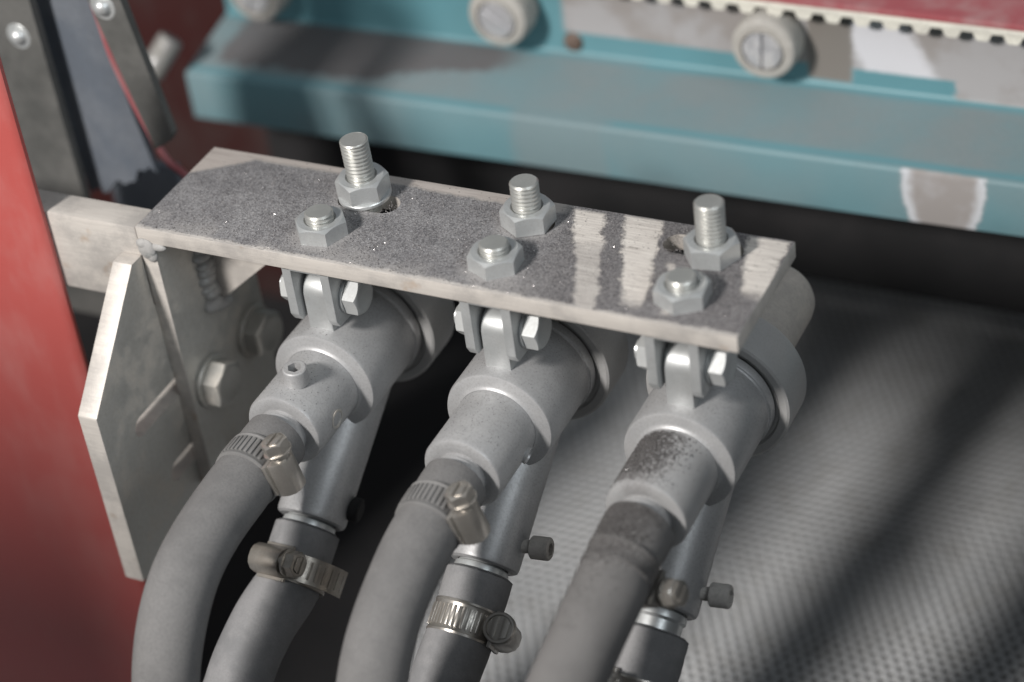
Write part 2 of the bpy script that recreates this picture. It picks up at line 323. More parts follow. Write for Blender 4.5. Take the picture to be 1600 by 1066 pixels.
def obj(name, mesh, mat, parent=None, loc=(0, 0, 0), rot=None, sharp=32):
    me = mesh.mesh(name, sharp) if isinstance(mesh, Mesh) else mesh
    if mat is not None and not me.materials: me.materials.append(M[mat] if isinstance(mat, str) else mat)
    o = bpy.data.objects.new(name, me); col.objects.link(o); o.parent = parent; o.location = Vector(loc)*MM
    if rot is not None: o.rotation_euler = rot
    return o
def tag(o, label, cat, group=None):
    o['label'] = label; o['category'] = cat
    if group: o['group'] = group
    return o
def thing(name, label, cat, loc=(0, 0, 0), group=None, rot=None):
    o = bpy.data.objects.new(name, None); col.objects.link(o); o.empty_display_size = 0.01; o.location = Vector(loc)*MM
    if rot is not None: o.rotation_euler = rot
    return tag(o, label, cat, group)
def structure(name, mesh, mat, loc=(0, 0, 0)):
    o = obj(name, mesh, mat, None, loc); o['kind'] = 'structure'; return o
def along(axis, up=(0, 0, 1), origin=(0, 0, 0)):      # matrix taking local Z to axis
    z = Vector(axis).normalized(); u = Vector(up); x = u.cross(z)
    if x.length < 1e-4: x = Vector((1, 0, 0)).cross(z)
    x.normalize(); y = z.cross(x); o = Vector(origin)
    return Matrix(((x.x, y.x, z.x, o.x), (x.y, y.y, z.y, o.y), (x.z, y.z, z.z, o.z), (0, 0, 0, 1)))
AY = along((0, 1, 0)); AX = along((1, 0, 0))
def cut(o, cutters):
    """carve real openings out of o with the closed Mesh cutters"""
    tmp = []
    for c in cutters:
        co = obj('cutter', c, None, o.parent); tmp.append(co); m = o.modifiers.new('cut', 'BOOLEAN'); m.operation = 'DIFFERENCE'; m.object = co; m.solver = 'EXACT'
    bpy.context.view_layer.update(); dg = bpy.context.evaluated_depsgraph_get()
    me = bpy.data.meshes.new_from_object(o.evaluated_get(dg)); o.modifiers.clear(); old = o.data; o.data = me; me.name = o.name
    for c in tmp: d = c.data; bpy.data.objects.remove(c); bpy.data.meshes.remove(d)
    bpy.data.meshes.remove(old); me.polygons.foreach_set('use_smooth', [True]*len(me.polygons)); me.set_sharp_from_angle(angle=math.radians(32))
def stadium(y0, y1, r, n=10):
    return [(y1+r*math.cos(a), r*math.sin(a)) for a in [-math.pi/2+math.pi*k/n for k in range(n+1)]] + [(y0+r*math.cos(a), r*math.sin(a)) for a in [math.pi/2+math.pi*k/n for k in range(n+1)]]
def spline(pts, n=14):
    P = [Vector(p) for p in pts]; P = [P[0]*2-P[1]]+P+[P[-1]*2-P[-2]]; out = []
    for i in range(1, len(P)-2):
        a, b, c, d = P[i-1:i+3]
        for k in range(n):
            t = k/n; out.append(0.5*((2*b)+(c-a)*t+(2*a-5*b+4*c-d)*t*t+(3*b-a-3*c+d)*t**3))
    out.append(P[-2]); return out

# ------------------------------------------------------------------ the setting: perforated floor, back wall, added shading walls and black base
def perforated_floor():
    p = 4.1; x0, x1, y0, y1 = 26, 290, -5, 365; ry = p*math.sqrt(3)/2
    hexa = [(p/math.sqrt(3)*math.cos(math.pi/6+k*math.pi/3), p/math.sqrt(3)*math.sin(math.pi/6+k*math.pi/3)) for k in range(6)]
    outer = []
    for k in range(6):
        a, b = hexa[k], hexa[(k+1) % 6]; outer += [a, ((a[0]+b[0])/2, (a[1]+b[1])/2)]
    ang = [math.atan2(v[1], v[0]) for v in outer]; rh = 1.32
    tmpl = np.array([(x, y, 0) for x, y in outer]+[(rh*math.cos(a), rh*math.sin(a), 0) for a in ang]+[(rh*.9*math.cos(a), rh*.9*math.sin(a), -1.6) for a in ang])
    fc = []
    for i in range(12):
        j = (i+1) % 12; fc += [(i, j, 12+j, 12+i), (12+i, 12+j, 24+j, 24+i)]
    fc = np.array(fc); rows = int((y1-y0)/ry); cols = int((x1-x0)/p); C = []
    for r in range(rows):
        C.append(np.c_[x0+p*np.arange(cols)+(p/2 if r % 2 else 0), np.full(cols, y0+r*ry), np.zeros(cols)])
    C = np.concatenate(C); V = (C[:, None, :]+tmpl[None]).reshape(-1, 3)*MM
    F = (fc[None]+36*np.arange(len(C))[:, None, None]).reshape(-1, 4)
    # plain sheet around the perforated field and a backing sheet beneath it
    e = 2.2; X0, X1, Y0, Y1 = x0-e+.0, x0+p*(cols-1)+p/2+e, y0-2.3, y0+(rows-1)*ry+2.3
    q = np.array([(22, -330, -.05), (900, -330, -.05), (900, Y0, -.05), (22, Y0, -.05), (22, Y1, -.05), (900, Y1, -.05), (900, 460, -.05), (22, 460, -.05),
                  (22, Y0, -.05), (X0, Y0, -.05), (X0, Y1, -.05), (22, Y1, -.05), (X1, Y0, -.05), (900, Y0, -.05), (900, Y1, -.05), (X1, Y1, -.05),
                  (X0-3, Y0-3, -1.7), (X1+3, Y0-3, -1.7), (X1+3, Y1+3, -1.7), (X0-3, Y1+3, -1.7)])*MM
    b = len(V); V = np.r_[V, q]; F = np.r_[F, b+np.arange(20).reshape(5, 4)]
    me = bpy.data.meshes.new('floor'); me.vertices.add(len(V)); me.vertices.foreach_set('co', V.ravel()); me.loops.add(len(F)*4); me.loops.foreach_set('vertex_index', F.ravel().astype(np.int32))
    me.polygons.add(len(F)); me.polygons.foreach_set('loop_start', np.arange(0, len(F)*4, 4, dtype=np.int32)); me.update(calc_edges=True); me.validate()
    return me
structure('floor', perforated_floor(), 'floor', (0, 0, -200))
structure('shade_wall', Mesh().box((-470, -437, -199.9), (-114, -430, 284), bevel=1), 'dark_red')  # unseen wall added to shade the red panel and left floor
structure('shade_wall', Mesh().box((-27.9, -197, -199.9), (329.9, -190, -28), bevel=1), 'dark_red')  # unseen low wall added to keep the near floor dark
structure('shade_wall', Mesh().box((330, -197, -199.9), (337, 439, 60), bevel=1), 'void')  # unseen wall added to keep side light off the floor
structure('shade_base', Mesh().box((-700, .6, -212), (21.8, 460, -200.2), bevel=1), 'void')  # black slab added in place of floor lying in shade
structure('shade_base', Mesh().box((-29, -330, -212), (21.8, .4, -200.2), bevel=1), 'void')  # front piece of the black slab standing in for shaded floor
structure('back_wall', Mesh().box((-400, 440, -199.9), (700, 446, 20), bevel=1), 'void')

# red painted panel on the left: its lower part rolls under
def red_panel():
    prof = [(-2.2, 52), (-2.4, 20), (-2.6, -40), (-2.6, -120), (-2.6, -200), (-2.6, -300)]
    pr = spline([(0, y, z) for y, z in prof], 8)
    m = Mesh(); rs = []
    for p in pr:
        xe = -31.0-1.5*max(0.0, (-45-p.z)/130)
        xl = -47+min(0.0, (p.z-46)*.335); xm = (xl+xe)/2
        rs.append([(xl, p.y+2, p.z), (xl, p.y-.8, p.z), (xm, p.y-.6, p.z), (xe-3, p.y-.2, p.z), (xe-.9, p.y, p.z), (xe, p.y+.9, p.z), (xe-.2, p.y+2.4, p.z), (xe-2, p.y+2.5, p.z), (xe-2.2, p.y+2.2, p.z), (xm, p.y+2.0, p.z)])
    m.rings(rs, None, True, True); return m
tag(obj('machine_panel', red_panel(), 'red', sharp=40), 'red painted sheet metal machine panel along the left edge', 'panel')

# dark red rear panel at the top left, and the left cabinet wall behind the strips
tag(obj('rear_panel', Mesh().box((-420, 215, -199.8), (-97, 219, 130), bevel=.6), 'dark_red'), 'dark red panel behind the left end of the teal beam', 'panel')

# grey strips with rivets, rubber curtain
def strip(label, poly, y, th, rivets, tilt):
    t = thing('clamping_strip', label, 'strip', (poly[0][0], y, poly[0][1]), 'grey metal strips at top left')
    m2 = Mesh(); n = len(poly); L = [(x-poly[0][0], z-poly[0][1]) for x, z in poly]
    a = [(x, 0, z) for x, z in L]; b = [(x, th, z) for x, z in L]
    m2.add(a+b, [tuple(range(n)), tuple(range(2*n-1, n-1, -1))]+[(i, (i+1) % n, n+(i+1) % n, n+i) for i in range(n)])
    body = obj('strip_body', m2, 'strip', t)
    for rx, rz in rivets:
        r = Mesh().lathe([(.01, 2.6), (1.0, 2.5), (2.0, 2.0), (2.7, 1.0), (2.9, 0.2), (4.2, .2), (4.4, 0)], along((0, -1, 0), origin=(rx-poly[0][0], 0, rz-poly[0][1])), 28)
        obj('rivet', r, 'zinc', body)
    return t
strip('grey metal strip with a shiny domed rivet, beside the red panel', [(-85, 60), (-66, 60), (-70, 31), (-69.5, -40), (-69.5, -90), (-90.5, -90), (-89.2, -43), (-88.5, 8), (-86, 30)], 60, 3, [(-78, 17.5), (-78, -64)], 0)
strip('shorter slanting grey strip with a chamfered lower end, beside the teal beam', [(-54, 62), (-42, 62), (-35.1, 34.4), (-27.9, -10.2), (-29.5, -13), (-35.9, -17.2), (-47.1, 32.9)], 60, 3, [(-42.4, 32.2)], 0)

def curtain():
    xs = np.linspace(0, 1, 15); zs = np.linspace(0, 1, 24); m = Mesh(); V = []; th = 2.2
    for side in (0, 1):
        for zt in zs:
            for xt in xs:
                zb = -46+xt*16+1.6*math.sin(xt*17)+1.0*math.sin(xt*41+1); z = 70+(zb-70)*zt
                xr = -57+12.5*zt**1.3; xl = -84+10*zt; x = xl+xt*(xr-xl); y = 67.5+1.2*math.sin(xt*5+zt*2)+side*th
                V.append((x, y, z))
    nx, nz = 15, 24; F = []
    for i in range(nz-1):
        for j in range(nx-1):
            a = i*nx+j; F.append((a, a+1, a+nx+1, a+nx)); b = a+nx*nz; F.append((b, b+nx, b+nx+1, b+1))
    for i in range(nz-1):
        for j in (0, nx-1): a = i*nx+j; b = a+nx*nz; F.append((a, a+nx, b+nx, b))
    for j in range(nx-1):
        for i in (0, nz-1): a = i*nx+j; b = a+nx*nz; F.append((a, b, b+1, a+1))
    m.add(V, F); return m
tag(obj('rubber_curtain', curtain(), 'curtain', sharp=50), 'blue-grey rubber sheet with a torn lower edge between the grey strips', 'rubber sheet')
tag(obj('rubber_flap', Mesh().box((-86, 92, -110), (-56, 95, -47), bevel=.8), 'curtain'), 'blue-grey rubber flap below the torn sheet, behind the steel plate', 'rubber sheet')
tag(obj('red_piping', Mesh().tube(spline([(-55.5, 64.2, 60), (-49.4, 64.2, 32), (-46.3, 64.2, 8), (-37.2, 64.2, -20.5), (-30.4, 64, -27.7), (-20, 64, -37)], 10), 1.2, 14), 'red_cover'), 'thin curved red edging between the rubber sheet and the slanting strip', 'edging')
rod = Mesh().lathe([(.01, 0), (3.6, 0), (4.6, 1.0), (4.6, 15), (4.0, 15.8), (.01, 16)], along((0.42, 0.55, 0.72), origin=(-97, 140, -45)), 32)
tag(obj('round_rod', rod, 'rod'), 'short pale round rod pointing at the left end of the teal beam', 'rod')

# teal beam: a folded channel with a lip, a ledge and an upright web
def teal():
    o = [(150, -65), (150, -47.6), (150.5, -46.6), (151.6, -46), (183.5, -41.2), (184.7, -40.6), (185, -39.6), (185, -13.6), (188, -13.6), (188, -44), (153, -49.3), (153, -65)]
    m = Mesh(); x0, x1 = -91, 420; n = len(o); V = []
    k = 60
    rs = []
    for i in range(k+1):
        x = x0+(x1-x0)*i/k
        rs.append([(x+(2 if y < 152 and i == 0 else 0), y+.25*math.sin(x*.031), z+(x-60)*.012) for y, z in o])
    m.rings(rs, None, True, True); return m
bm_ = thing('conveyor_beam', 'worn teal painted folded steel beam with bare patches behind the guns', 'beam')
obj('folded_sheet', teal(), 'teal', bm_, sharp=50)
obj('shade_skirt', Mesh().box((-88, 188.3, -122), (420, 191, -20), None, .4), 'void', bm_)  # added black strip: blocks light and paints the dark gap under the beam
tag(obj('rusty_screw', Mesh().lathe([(.01, 2.0), (1.8, 1.9), (3.1, 1.2), (3.6, 0)], along((0, -1, 0), origin=(0, 0, 0)), 24), dusty('rusty_steel', (.10, .062, .045), (.16, .12, .10), .4, .6, .2, .85, 1, .05, .2), None, (49.5, 185.2, -36.5)), 'small rusty round-headed screw in the teal beam between two rollers', 'screw')

# idler rollers and toothed belt
def roller(x, z, label, turn, matcap):
    t = thing('idler_roller', label, 'roller', (x, 173, z), 'idler rollers under the toothed belt')
    cap = Mesh().lathe([(7.0, -1.0), (7.1, .2), (7.7, 0), (9.4, 0.1), (10.4, .6), (10.9, 1.6), (11, 3), (11, 9), (10.2, 10), (10.2, 12), (.01, 12)], AY, 48); ec = obj('end_cap', cap, matcap, t)
    slv = Mesh().lathe([(9.0, 12), (9.6, 12.4), (9.8, 14), (9.8, 90), (.01, 90)], AY, 40); obj('sleeve', slv, 'sleeve', t)
    # slotted screw: two half discs either side of the slot
    sc = Mesh(); r = 6.7; w = .55
    for s_ in (1, -1):
        a0 = math.asin(w/r); pts = [(s_*w, -r*math.cos(a0))]+[(s_*r*math.sin(a), -r*math.cos(a)) for a in [a0+(math.pi-2*a0)*k/20 for k in range(21)]]
        pts = pts if s_ > 0 else pts[::-1]
        sc.prism(pts, -.9, .2, Matrix.Rotation(turn, 4, 'Y') @ along((0, -1, 0)), .18)
    sc.lathe([(6.7, -1.0), (.01, -1.0)], along((0, -1, 0)), 32)
    obj('slotted_screw', sc, 'roller_screw', ec)
    return t
roller(-70, -27.0, 'idler roller at the top left above the grit heap on the beam', .4, 'roller')
roller(27.5, -24.2, 'idler roller between the rusty screw and the grit heap, rounded pale end cap', -1.0, 'roller')
roller(122.5, -23.2, 'idler roller under the toothed belt with a vertical screw slot', 0.05, 'roller')

belt = thing('toothed_belt', 'cream toothed belt with a dusty red upper face above the rollers', 'belt', (0, 178, -10.6))
obj('carcass', Mesh().box((-140, 0, 0), (420, 190, 2.0), bevel=.3), 'belt', belt)
obj('cover', Mesh().box((-140, 0.5, 2.02), (420, 190, 4.2), bevel=.5), 'red_cover', belt)
tooth = None
for i in range(40):
    x = 30+i*9.55
    if tooth is None:
        tm = Mesh(); pr_ = [(-3.0, 0), (-2.0, -2.0), (-1.3, -2.5), (1.3, -2.5), (2.0, -2.0), (3.0, 0)]
        a = [(px, 0, pz) for px, pz in pr_]; b = [(px, 190, pz) for px, pz in pr_]
        tm.add(a+b, [(0, 1, 2, 3, 4, 5), (11, 10, 9, 8, 7, 6)]+[(k, 6+k, 6+(k+1) % 6, (k+1) % 6) for k in range(6)])
        tooth = tm.mesh('tooth'); tooth.materials.append(M['belt'])
    obj('tooth', tooth, None, belt, (x, 0, -0.01))

# ------------------------------------------------------------------ welded bracket and its support arm
br = thing('gun_bracket', 'welded steel bracket carrying the three blast guns, its top dusted with grit', 'bracket', (0, 0, -95))
Z0 = 95
top = obj('top_plate', Mesh().prism([(0, 0), (180, 0), (180, 43.3), (0, 43.3)], -5+Z0, 0+Z0, None, .3), 'bare', br)
SL = [(57.5, 31.5), (108, 32), (161.5, 31.0)]; FR = [(54.3, 12.2), (107.8, 11.8), (161.0, 11.5)]
cut(top, [Mesh().prism([(SL[0][0]+p, SL[0][1]-2.0+q) for p, q in stadium(-3, 7.2, 4.4)], 80, 100, None, 0),
          Mesh().prism([(SL[1][0]+p, SL[1][1]+q) for p, q in stadium(-3, 3, 4.4)], 80, 100, None, 0),
          Mesh().prism([(SL[2][0]+p, SL[2][1]+3+q) for p, q in stadium(-10.5, 3, 4.4)], 80, 100, None, 0)])
top.data.materials.append(M['grit_plate']); idx = [1 if p.normal.z > .9 and p.center.z > 94.5*MM else 0 for p in top.data.polygons]
top.data.polygons.foreach_set('material_index', idx)
side = obj('side_plate', Mesh().prism([(0, -95), (43.3, -95), (43.3, -5.02), (0, -5.02)], 0.05, 5, Matrix(((0, 0, 1, 0), (1, 0, 0, 0), (0, 1, 0, Z0), (0, 0, 0, 1))), .35), 'side', br)
se = M['bare'];  side.data.materials.append(se)
side.data.polygons.foreach_set('material_index', [1 if p.normal.y < -.7 else 0 for p in side.data.polygons])
gus = Mesh(); gp = [(5, -5.05), (46, -5.05), (5, -41)]
gus.prism(gp, -4, 0, Matrix(((1, 0, 0, 0), (0, 0, -1, 22), (0, 1, 0, Z0), (0, 0, 0, 1))), .3); obj('gusset', gus, 'bare_clean', br)
# weld beads: overlapping ripples
wb = Mesh()
for k in range(12):
    z = -8-k*2.75+.5*math.sin(k*2.7); wb.sphere((5.4+.4*math.sin(k*1.3), 19.4+.5*math.sin(k*2.1), z+Z0), (2.6+.3*math.sin(k*4.1), 3.9+.5*math.sin(k*3.1), 2.1+.35*math.sin(k*1.9)))
for k in range(3): wb.sphere((6.4, 20.6+k*1.6, -40.2+Z0-k*.4), (2.4, 2.4, 2.0))
obj('weld_bead', wb, 'weld', br, sharp=60)
wb2 = Mesh()
wb2.sphere((2.6, -.2, -7.0+Z0), (3.0, 1.3, 3.4)); wb2.sphere((1.6, -.3, -5.2+Z0), (2.2, 1.2, 1.7)); wb2.sphere((3.6, .0, -9.0+Z0), (2.0, 1.1, 2.4)); wb2.sphere((6.0, .3, -6.0+Z0), (3.0, 1.0, 1.3))
obj('weld_bead', wb2, 'weld', br, sharp=60)

arm = thing('support_arm', 'bare steel bar and chamfered slotted plate beside the red panel', 'support arm', (0, 0, -120))
obj('bar', Mesh().box((-120, 0.15, -27+120), (-.2, 10, -0.4+120), None, 1.0), 'bare', arm)
sp = obj('slotted_plate', Mesh().prism([(-5.2, -9.6), (-36.2, -41.9), (-36.2, -104), (8, -119), (48, -119), (48, -27.3), (0, -27.3), (0, -9.6)], -6.6, 0, Matrix(((0, 0, 1, 0), (1, 0, 0, 0), (0, 1, 0, 120), (0, 0, 0, 1))), .5), 'side', arm)
YZ = Matrix(((0, 0, 1, 0), (1, 0, 0, 0), (0, 1, 0, 120), (0, 0, 0, 1)))
cut(sp, [Mesh().prism([(p, q-57.5) for p, q in stadium(-19, 36, 3.2)], -10, 6, YZ, 0), Mesh().prism([(p, q-82.5) for p, q in stadium(-9, 36, 3.2)], -10, 6, YZ, 0)])
sp.data.materials.append(M['bare_clean']); sp.data.polygons.foreach_set('material_index', [0 if abs(p.normal.x) > .75 else 1 for p in sp.data.polygons])

# ------------------------------------------------------------------ hex bolts through the plate
def stud(h, down, r=4.0, pitch=1.25, chamfer=.5):
    prof = [(r*.9, -down)]; z = -down+.01
    prof = [(.01, -down), (r*.86, -down), (r, -down+chamfer)]
    z = -down+chamfer
    while z < h-chamfer-.4:
        prof += [(r, z+.12*pitch), (r*.865, z+.46*pitch), (r*.865, z+.58*pitch), (r, z+.92*pitch)]; z += pitch
    prof += [(r, h-chamfer), (r*.88, h), (r*.5, h), (.01, h)]
    return Mesh().lathe(prof, None, 40)
cache = {}
def shared(key, fn, mat):
    if key not in cache:
        me = fn().mesh(key[0] if isinstance(key, tuple) else key, 28); me.materials.append(M[mat]); cache[key] = me
    return cache[key]
def bolt(x, y, z, h, label, group, rot, washer=True, tilt=(0, 0), nut_z=0.0, nh=5.6):
    t = thing('hex_bolt', label, 'bolt', (x, y, z), group, (tilt[0], tilt[1], rot))
    zz = nut_z
    if washer:
        obj('washer', shared('washer', lambda: Mesh().lathe([(4.3, 0), (7.4, 0), (7.6, .3), (7.6, 1.1), (7.4, 1.4), (4.3, 1.4)], None, 48), 'zinc'), None, t, (0, 0, zz+.05)); zz += 1.45
    obj('nut', shared(('nut', nh), lambda: Mesh().nut(13.2, nh, 4.0), 'zinc'), None, t, (0, 0, zz+.02))
    obj('shank', shared(('shank', h), lambda: stud(h, 5.0), 'thread'), None, t)
G1, G2 = 'short bolts along the front of the plate', 'tall bolts along the rear of the plate'
bolt(FR[0][0], FR[0][1], 0, 7.2, 'short hex bolt and nut at the left of the front row', G1, 0.16, False, nh=4.8)
bolt(FR[1][0], FR[1][1], 0, 7.2, 'short hex bolt and nut in the middle of the front row', G1, 0.62, False, nh=4.8)
bolt(FR[2][0], FR[2][1], 0, 7.2, 'short hex bolt and nut near the right end, half buried in dark grit', G1, 0.58, False, nh=4.8)
bolt(SL[0][0], SL[0][1], 0, 19.4, 'tallest threaded bolt with tilted nut and washer over an open slot, rear left', G2, 0.55, True, (math.radians(2), math.radians(-1.5)), .4)
bolt(SL[1][0], SL[1][1], 0, 13.7, 'rear threaded bolt standing between two bare stripes and the tallest bolt', G2, 0.50, False, (0, 0), .2)
bolt(SL[2][0], SL[2][1], 0, 17.1, 'rear threaded bolt nearest the right end of the plate', G2, 0.12, False, (math.radians(-1), 0), .1)
for (y, z, lb) in ((10.2, -61.5, 'dark hex bolt head on the side plate, nearer the slotted plate'), (35, -60.5, 'dark hex bolt head on the side plate, nearer the first gun')):
    t = thing('hex_bolt', lb, 'bolt', (5.05, y, z), 'hex bolts clamping the side plate')
    obj('washer', Mesh().lathe([(4.3, 0), (8.2, 0), (8.4, .3), (8.4, 1.2), (8.2, 1.5), (4.3, 1.5)], AX, 48), 'side', t)
    obj('head', Mesh().nut(13, 5.6, 0), 'side', t, (1.55, 0, 0), (0, math.pi/2, 0))

# ------------------------------------------------------------------ guns
BA = math.radians(34); BD = Vector((0, -math.cos(BA), -math.sin(BA))); BO = Vector((0, 34, 0))   # side inlet: direction and origin on the gun axis
def gun_parts():
    g = {}
    g['rear_sleeve'] = Mesh().lathe([(.01, -21.3), (6.6, -21.3), (7.6, -21.8), (10.3, -22), (11.1, -21.7), (11.5, -20.9), (11.5, 1.2), (.01, 1.2)], AY, 72)
    g['neck'] = Mesh().lathe([(.01, -40), (6.3, -40), (6.3, -25.5), (7.3, -25.2), (7.5, -24.6), (7.5, -23.4), (6.9, -23), (6.9, -21), (.01, -21)], AY, 48)
    g['body'] = Mesh().lathe([(.01, .9), (11.2, .9), (11.6, .2), (12.0, .65), (12.8, .95), (14.9, 1.0), (15.7, 1.3), (16.0, 2.1), (16.0, 25.6), (15.8, 26.4), (16.0, 26.8), (16.4, 27.0), (16.6, 27.4), (16.6, 29.6), (.01, 29.6)], AY, 84)
    g['nozzle_cap'] = Mesh().lathe([(16.4, 30.2), (17.6, 29.9), (18.2, 29.2), (20.2, 29.0), (20.9, 29.4), (21.1, 30.3), (21.1, 42.5), (20.7, 43.6), (19.8, 44), (.01, 44)], AY, 84)
    g['nozzle'] = Mesh().lathe([(.01, 43.8), (11.6, 43.8), (11.6, 76), (11.2, 78.6), (10, 80.8), (8, 82.2), (6, 82.6), (4.5, 82.0), (4.2, 78), (.01, 78)], AY, 56)
    Mb = along(BD, (1, 0, 0), BO)
    g['branch_tube'] = Mesh().lathe([(.01, 6), (10.2, 6), (10.2, 62.4), (9.9, 63.4), (9.0, 63.9), (7.3, 63.7), (7.1, 63), (7.1, 56), (.01, 56)], Mb, 64)
    g['inlet_spigot'] = Mesh().lathe([(.01, 55), (6.5, 55), (6.5, 62.5), (7.0, 64.0), (7.6, 64.3), (7.8, 65.2), (7.8, 66.2), (7.2, 67), (7.2, 82), (.01, 82)], Mb, 48)
    # cast lug for the pivot: rounded top, straight sides
    R_ = 5.8; zc = 26.5; prof = [(-R_, 12)]+[(R_*math.cos(a), zc+R_*math.sin(a)) for a in [math.pi-math.pi*k/18 for k in range(19)]]+[(R_, 12)]
    g['lug'] = Mesh().prism([(11+p, q) for p, q in prof][::-1], -3.9, 3.9, Matrix(((0, 0, 1, 0), (1, 0, 0, 0), (0, 1, 0, 0), (0, 0, 0, 1))), .6)
    return {k: v.mesh(k, 30) for k, v in g.items()}
gp_ = gun_parts()
PM = dict(rear_sleeve='gun', neck='gun', body='gun', nozzle_cap='nozzle_cap', nozzle='nozzle', branch_tube='gun', inlet_spigot='zinc', lug='clevis')
for k, me in gp_.items(): me.materials.append(M[PM[k]])
GUNS = [(52.5, 0.0, -44.2, 'grey blast gun at the left, with a socket screw on top of its rear sleeve'),
        (107.6, 0.0, -45.6, 'grey blast gun in the middle of the three'),
        (160.6, 0.0, -46.2, 'grey blast gun at the right, dark grit on its rear sleeve')]
def side_screw(g, l, fat=True):
    c = BO+BD*l; m = Mesh(); 
    m.lathe([(.01, 8.6), (1.9, 8.6), (1.9, 12.7), (.01, 12.7)], along((1, .1, .05), (0, 1, 0), (c.x, c.y, c.z)), 24)
    m.capscrew(3.3, 5.6, along((1, .1, .05), (0, 1, 0), (c.x+12.4, c.y+1.2, c.z+.6)))
    return obj('set_screw', m, 'screw', g)
gun_objs = []
for i, (gx, gy, gz, lb) in enumerate(GUNS):
    g = thing('blast_gun', lb, 'blast gun', (gx, gy, gz), 'three blast guns under the plate'); gun_objs.append(g)
    pt = {}
    for k, me in gp_.items():
        o = pt[k] = obj(k, me, None, g)
        if i == 2 and k == 'rear_sleeve': o.data = me.copy(); o.data.materials[0] = M['gun_gritty']
    if i == 0:
        obj('set_screw', Mesh().capscrew(3.5, 5.4, along((.05, -.05, 1), (0, 1, 0), (1.5, -13.0, 10.9))), 'gun', pt['rear_sleeve'])
        c = Vector((11.3*math.cos(-.05), -12, 11.3*math.sin(-.05)))
        obj('set_screw', Mesh().lathe([(2.6, -.2), (2.9, .35), (2.3, .45), (2.0, -.6), (.01, -.8)], along((1, 0, -.05), (0, 1, 0), c), 28), 'side', pt['rear_sleeve'])
        c = BO+BD*57; obj('set_screw', Mesh().lathe([(.01, 8), (2.4, 8), (2.4, 10.4), (3.6, 10.6), (3.6, 13), (3.0, 13.4), (.01, 13.4)], along((1, .1, -.2), (0, 1, 0), c), 28), 'void', pt['branch_tube'])
    else: side_screw(pt['branch_tube'], 57 if i == 1 else 58)
    if i == 1:
        c = Vector((11.3*math.cos(-.35), -5, 11.3*math.sin(-.35)))
        obj('set_screw', Mesh().lathe([(2.4, -.3), (2.6, .9), (2.1, 1.1), (1.8, .2), (.01, 0)], along((1, 0, -.35), (0, 1, 0), c), 28), 'gun', pt['rear_sleeve'])

# pivot clevises and their cross bolts
for i, (gx, gy, gz, lb) in enumerate(GUNS):
    who = ('left', 'middle', 'right')[i]
    c = thing('pivot_clevis', f'small forked steel clevis holding the {who} gun under the plate', 'clevis', (gx, 10, -5.1), 'clevises under the plate')
    obj('base', Mesh().box((-7.6, -7.4, -2.6), (7.6, 7.4, -.05), None, .5), 'clevis', c)
    for s_ in (-1, 1):
        ear = [(-7.4, 0), (-7.4, -17.5), (-6, -20), (5, -20.6), (7.4, -18), (7.4, 0)]
        x0_, x1_ = (4.6, 7.5) if s_ > 0 else (-7.5, -4.6)
        obj('ear', Mesh().prism([(p, q-.06) for p, q in ear], x0_, x1_, Matrix(((0, 0, 1, 0), (1, 0, 0, 0), (0, 1, 0, 0), (0, 0, 0, 1))), .4), 'clevis', c, (0, 0, -2.55+2.5))
    b = thing('pivot_bolt', f'hex cross bolt through the clevis of the {who} gun', 'bolt', (gx, 10.5, -18.3), 'cross bolts of the clevises')
    obj('shank', Mesh().lathe([(.01, -13), (2.9, -13), (2.9, 12), (.01, 12)], AX, 28), 'zinc', b)
    obj('washer', Mesh().lathe([(3.0, 7.6), (5.4, 7.6), (5.5, 8.4), (3.0, 8.5)], AX, 36), 'zinc', b)
    obj('head', Mesh().nut(9.6, 4.2, 0, along((1, 0, 0), (0, math.sin(.3+i), math.cos(.3+i)))), 'bolt_head', b, (8.6, 0, 0))
    obj('nut', Mesh().nut(9.6, 4.2, 2.9, along((-1, 0, 0), (0, math.sin(.9+i), math.cos(.9+i)))), 'bolt_head', b, (-7.6, 0, 0))

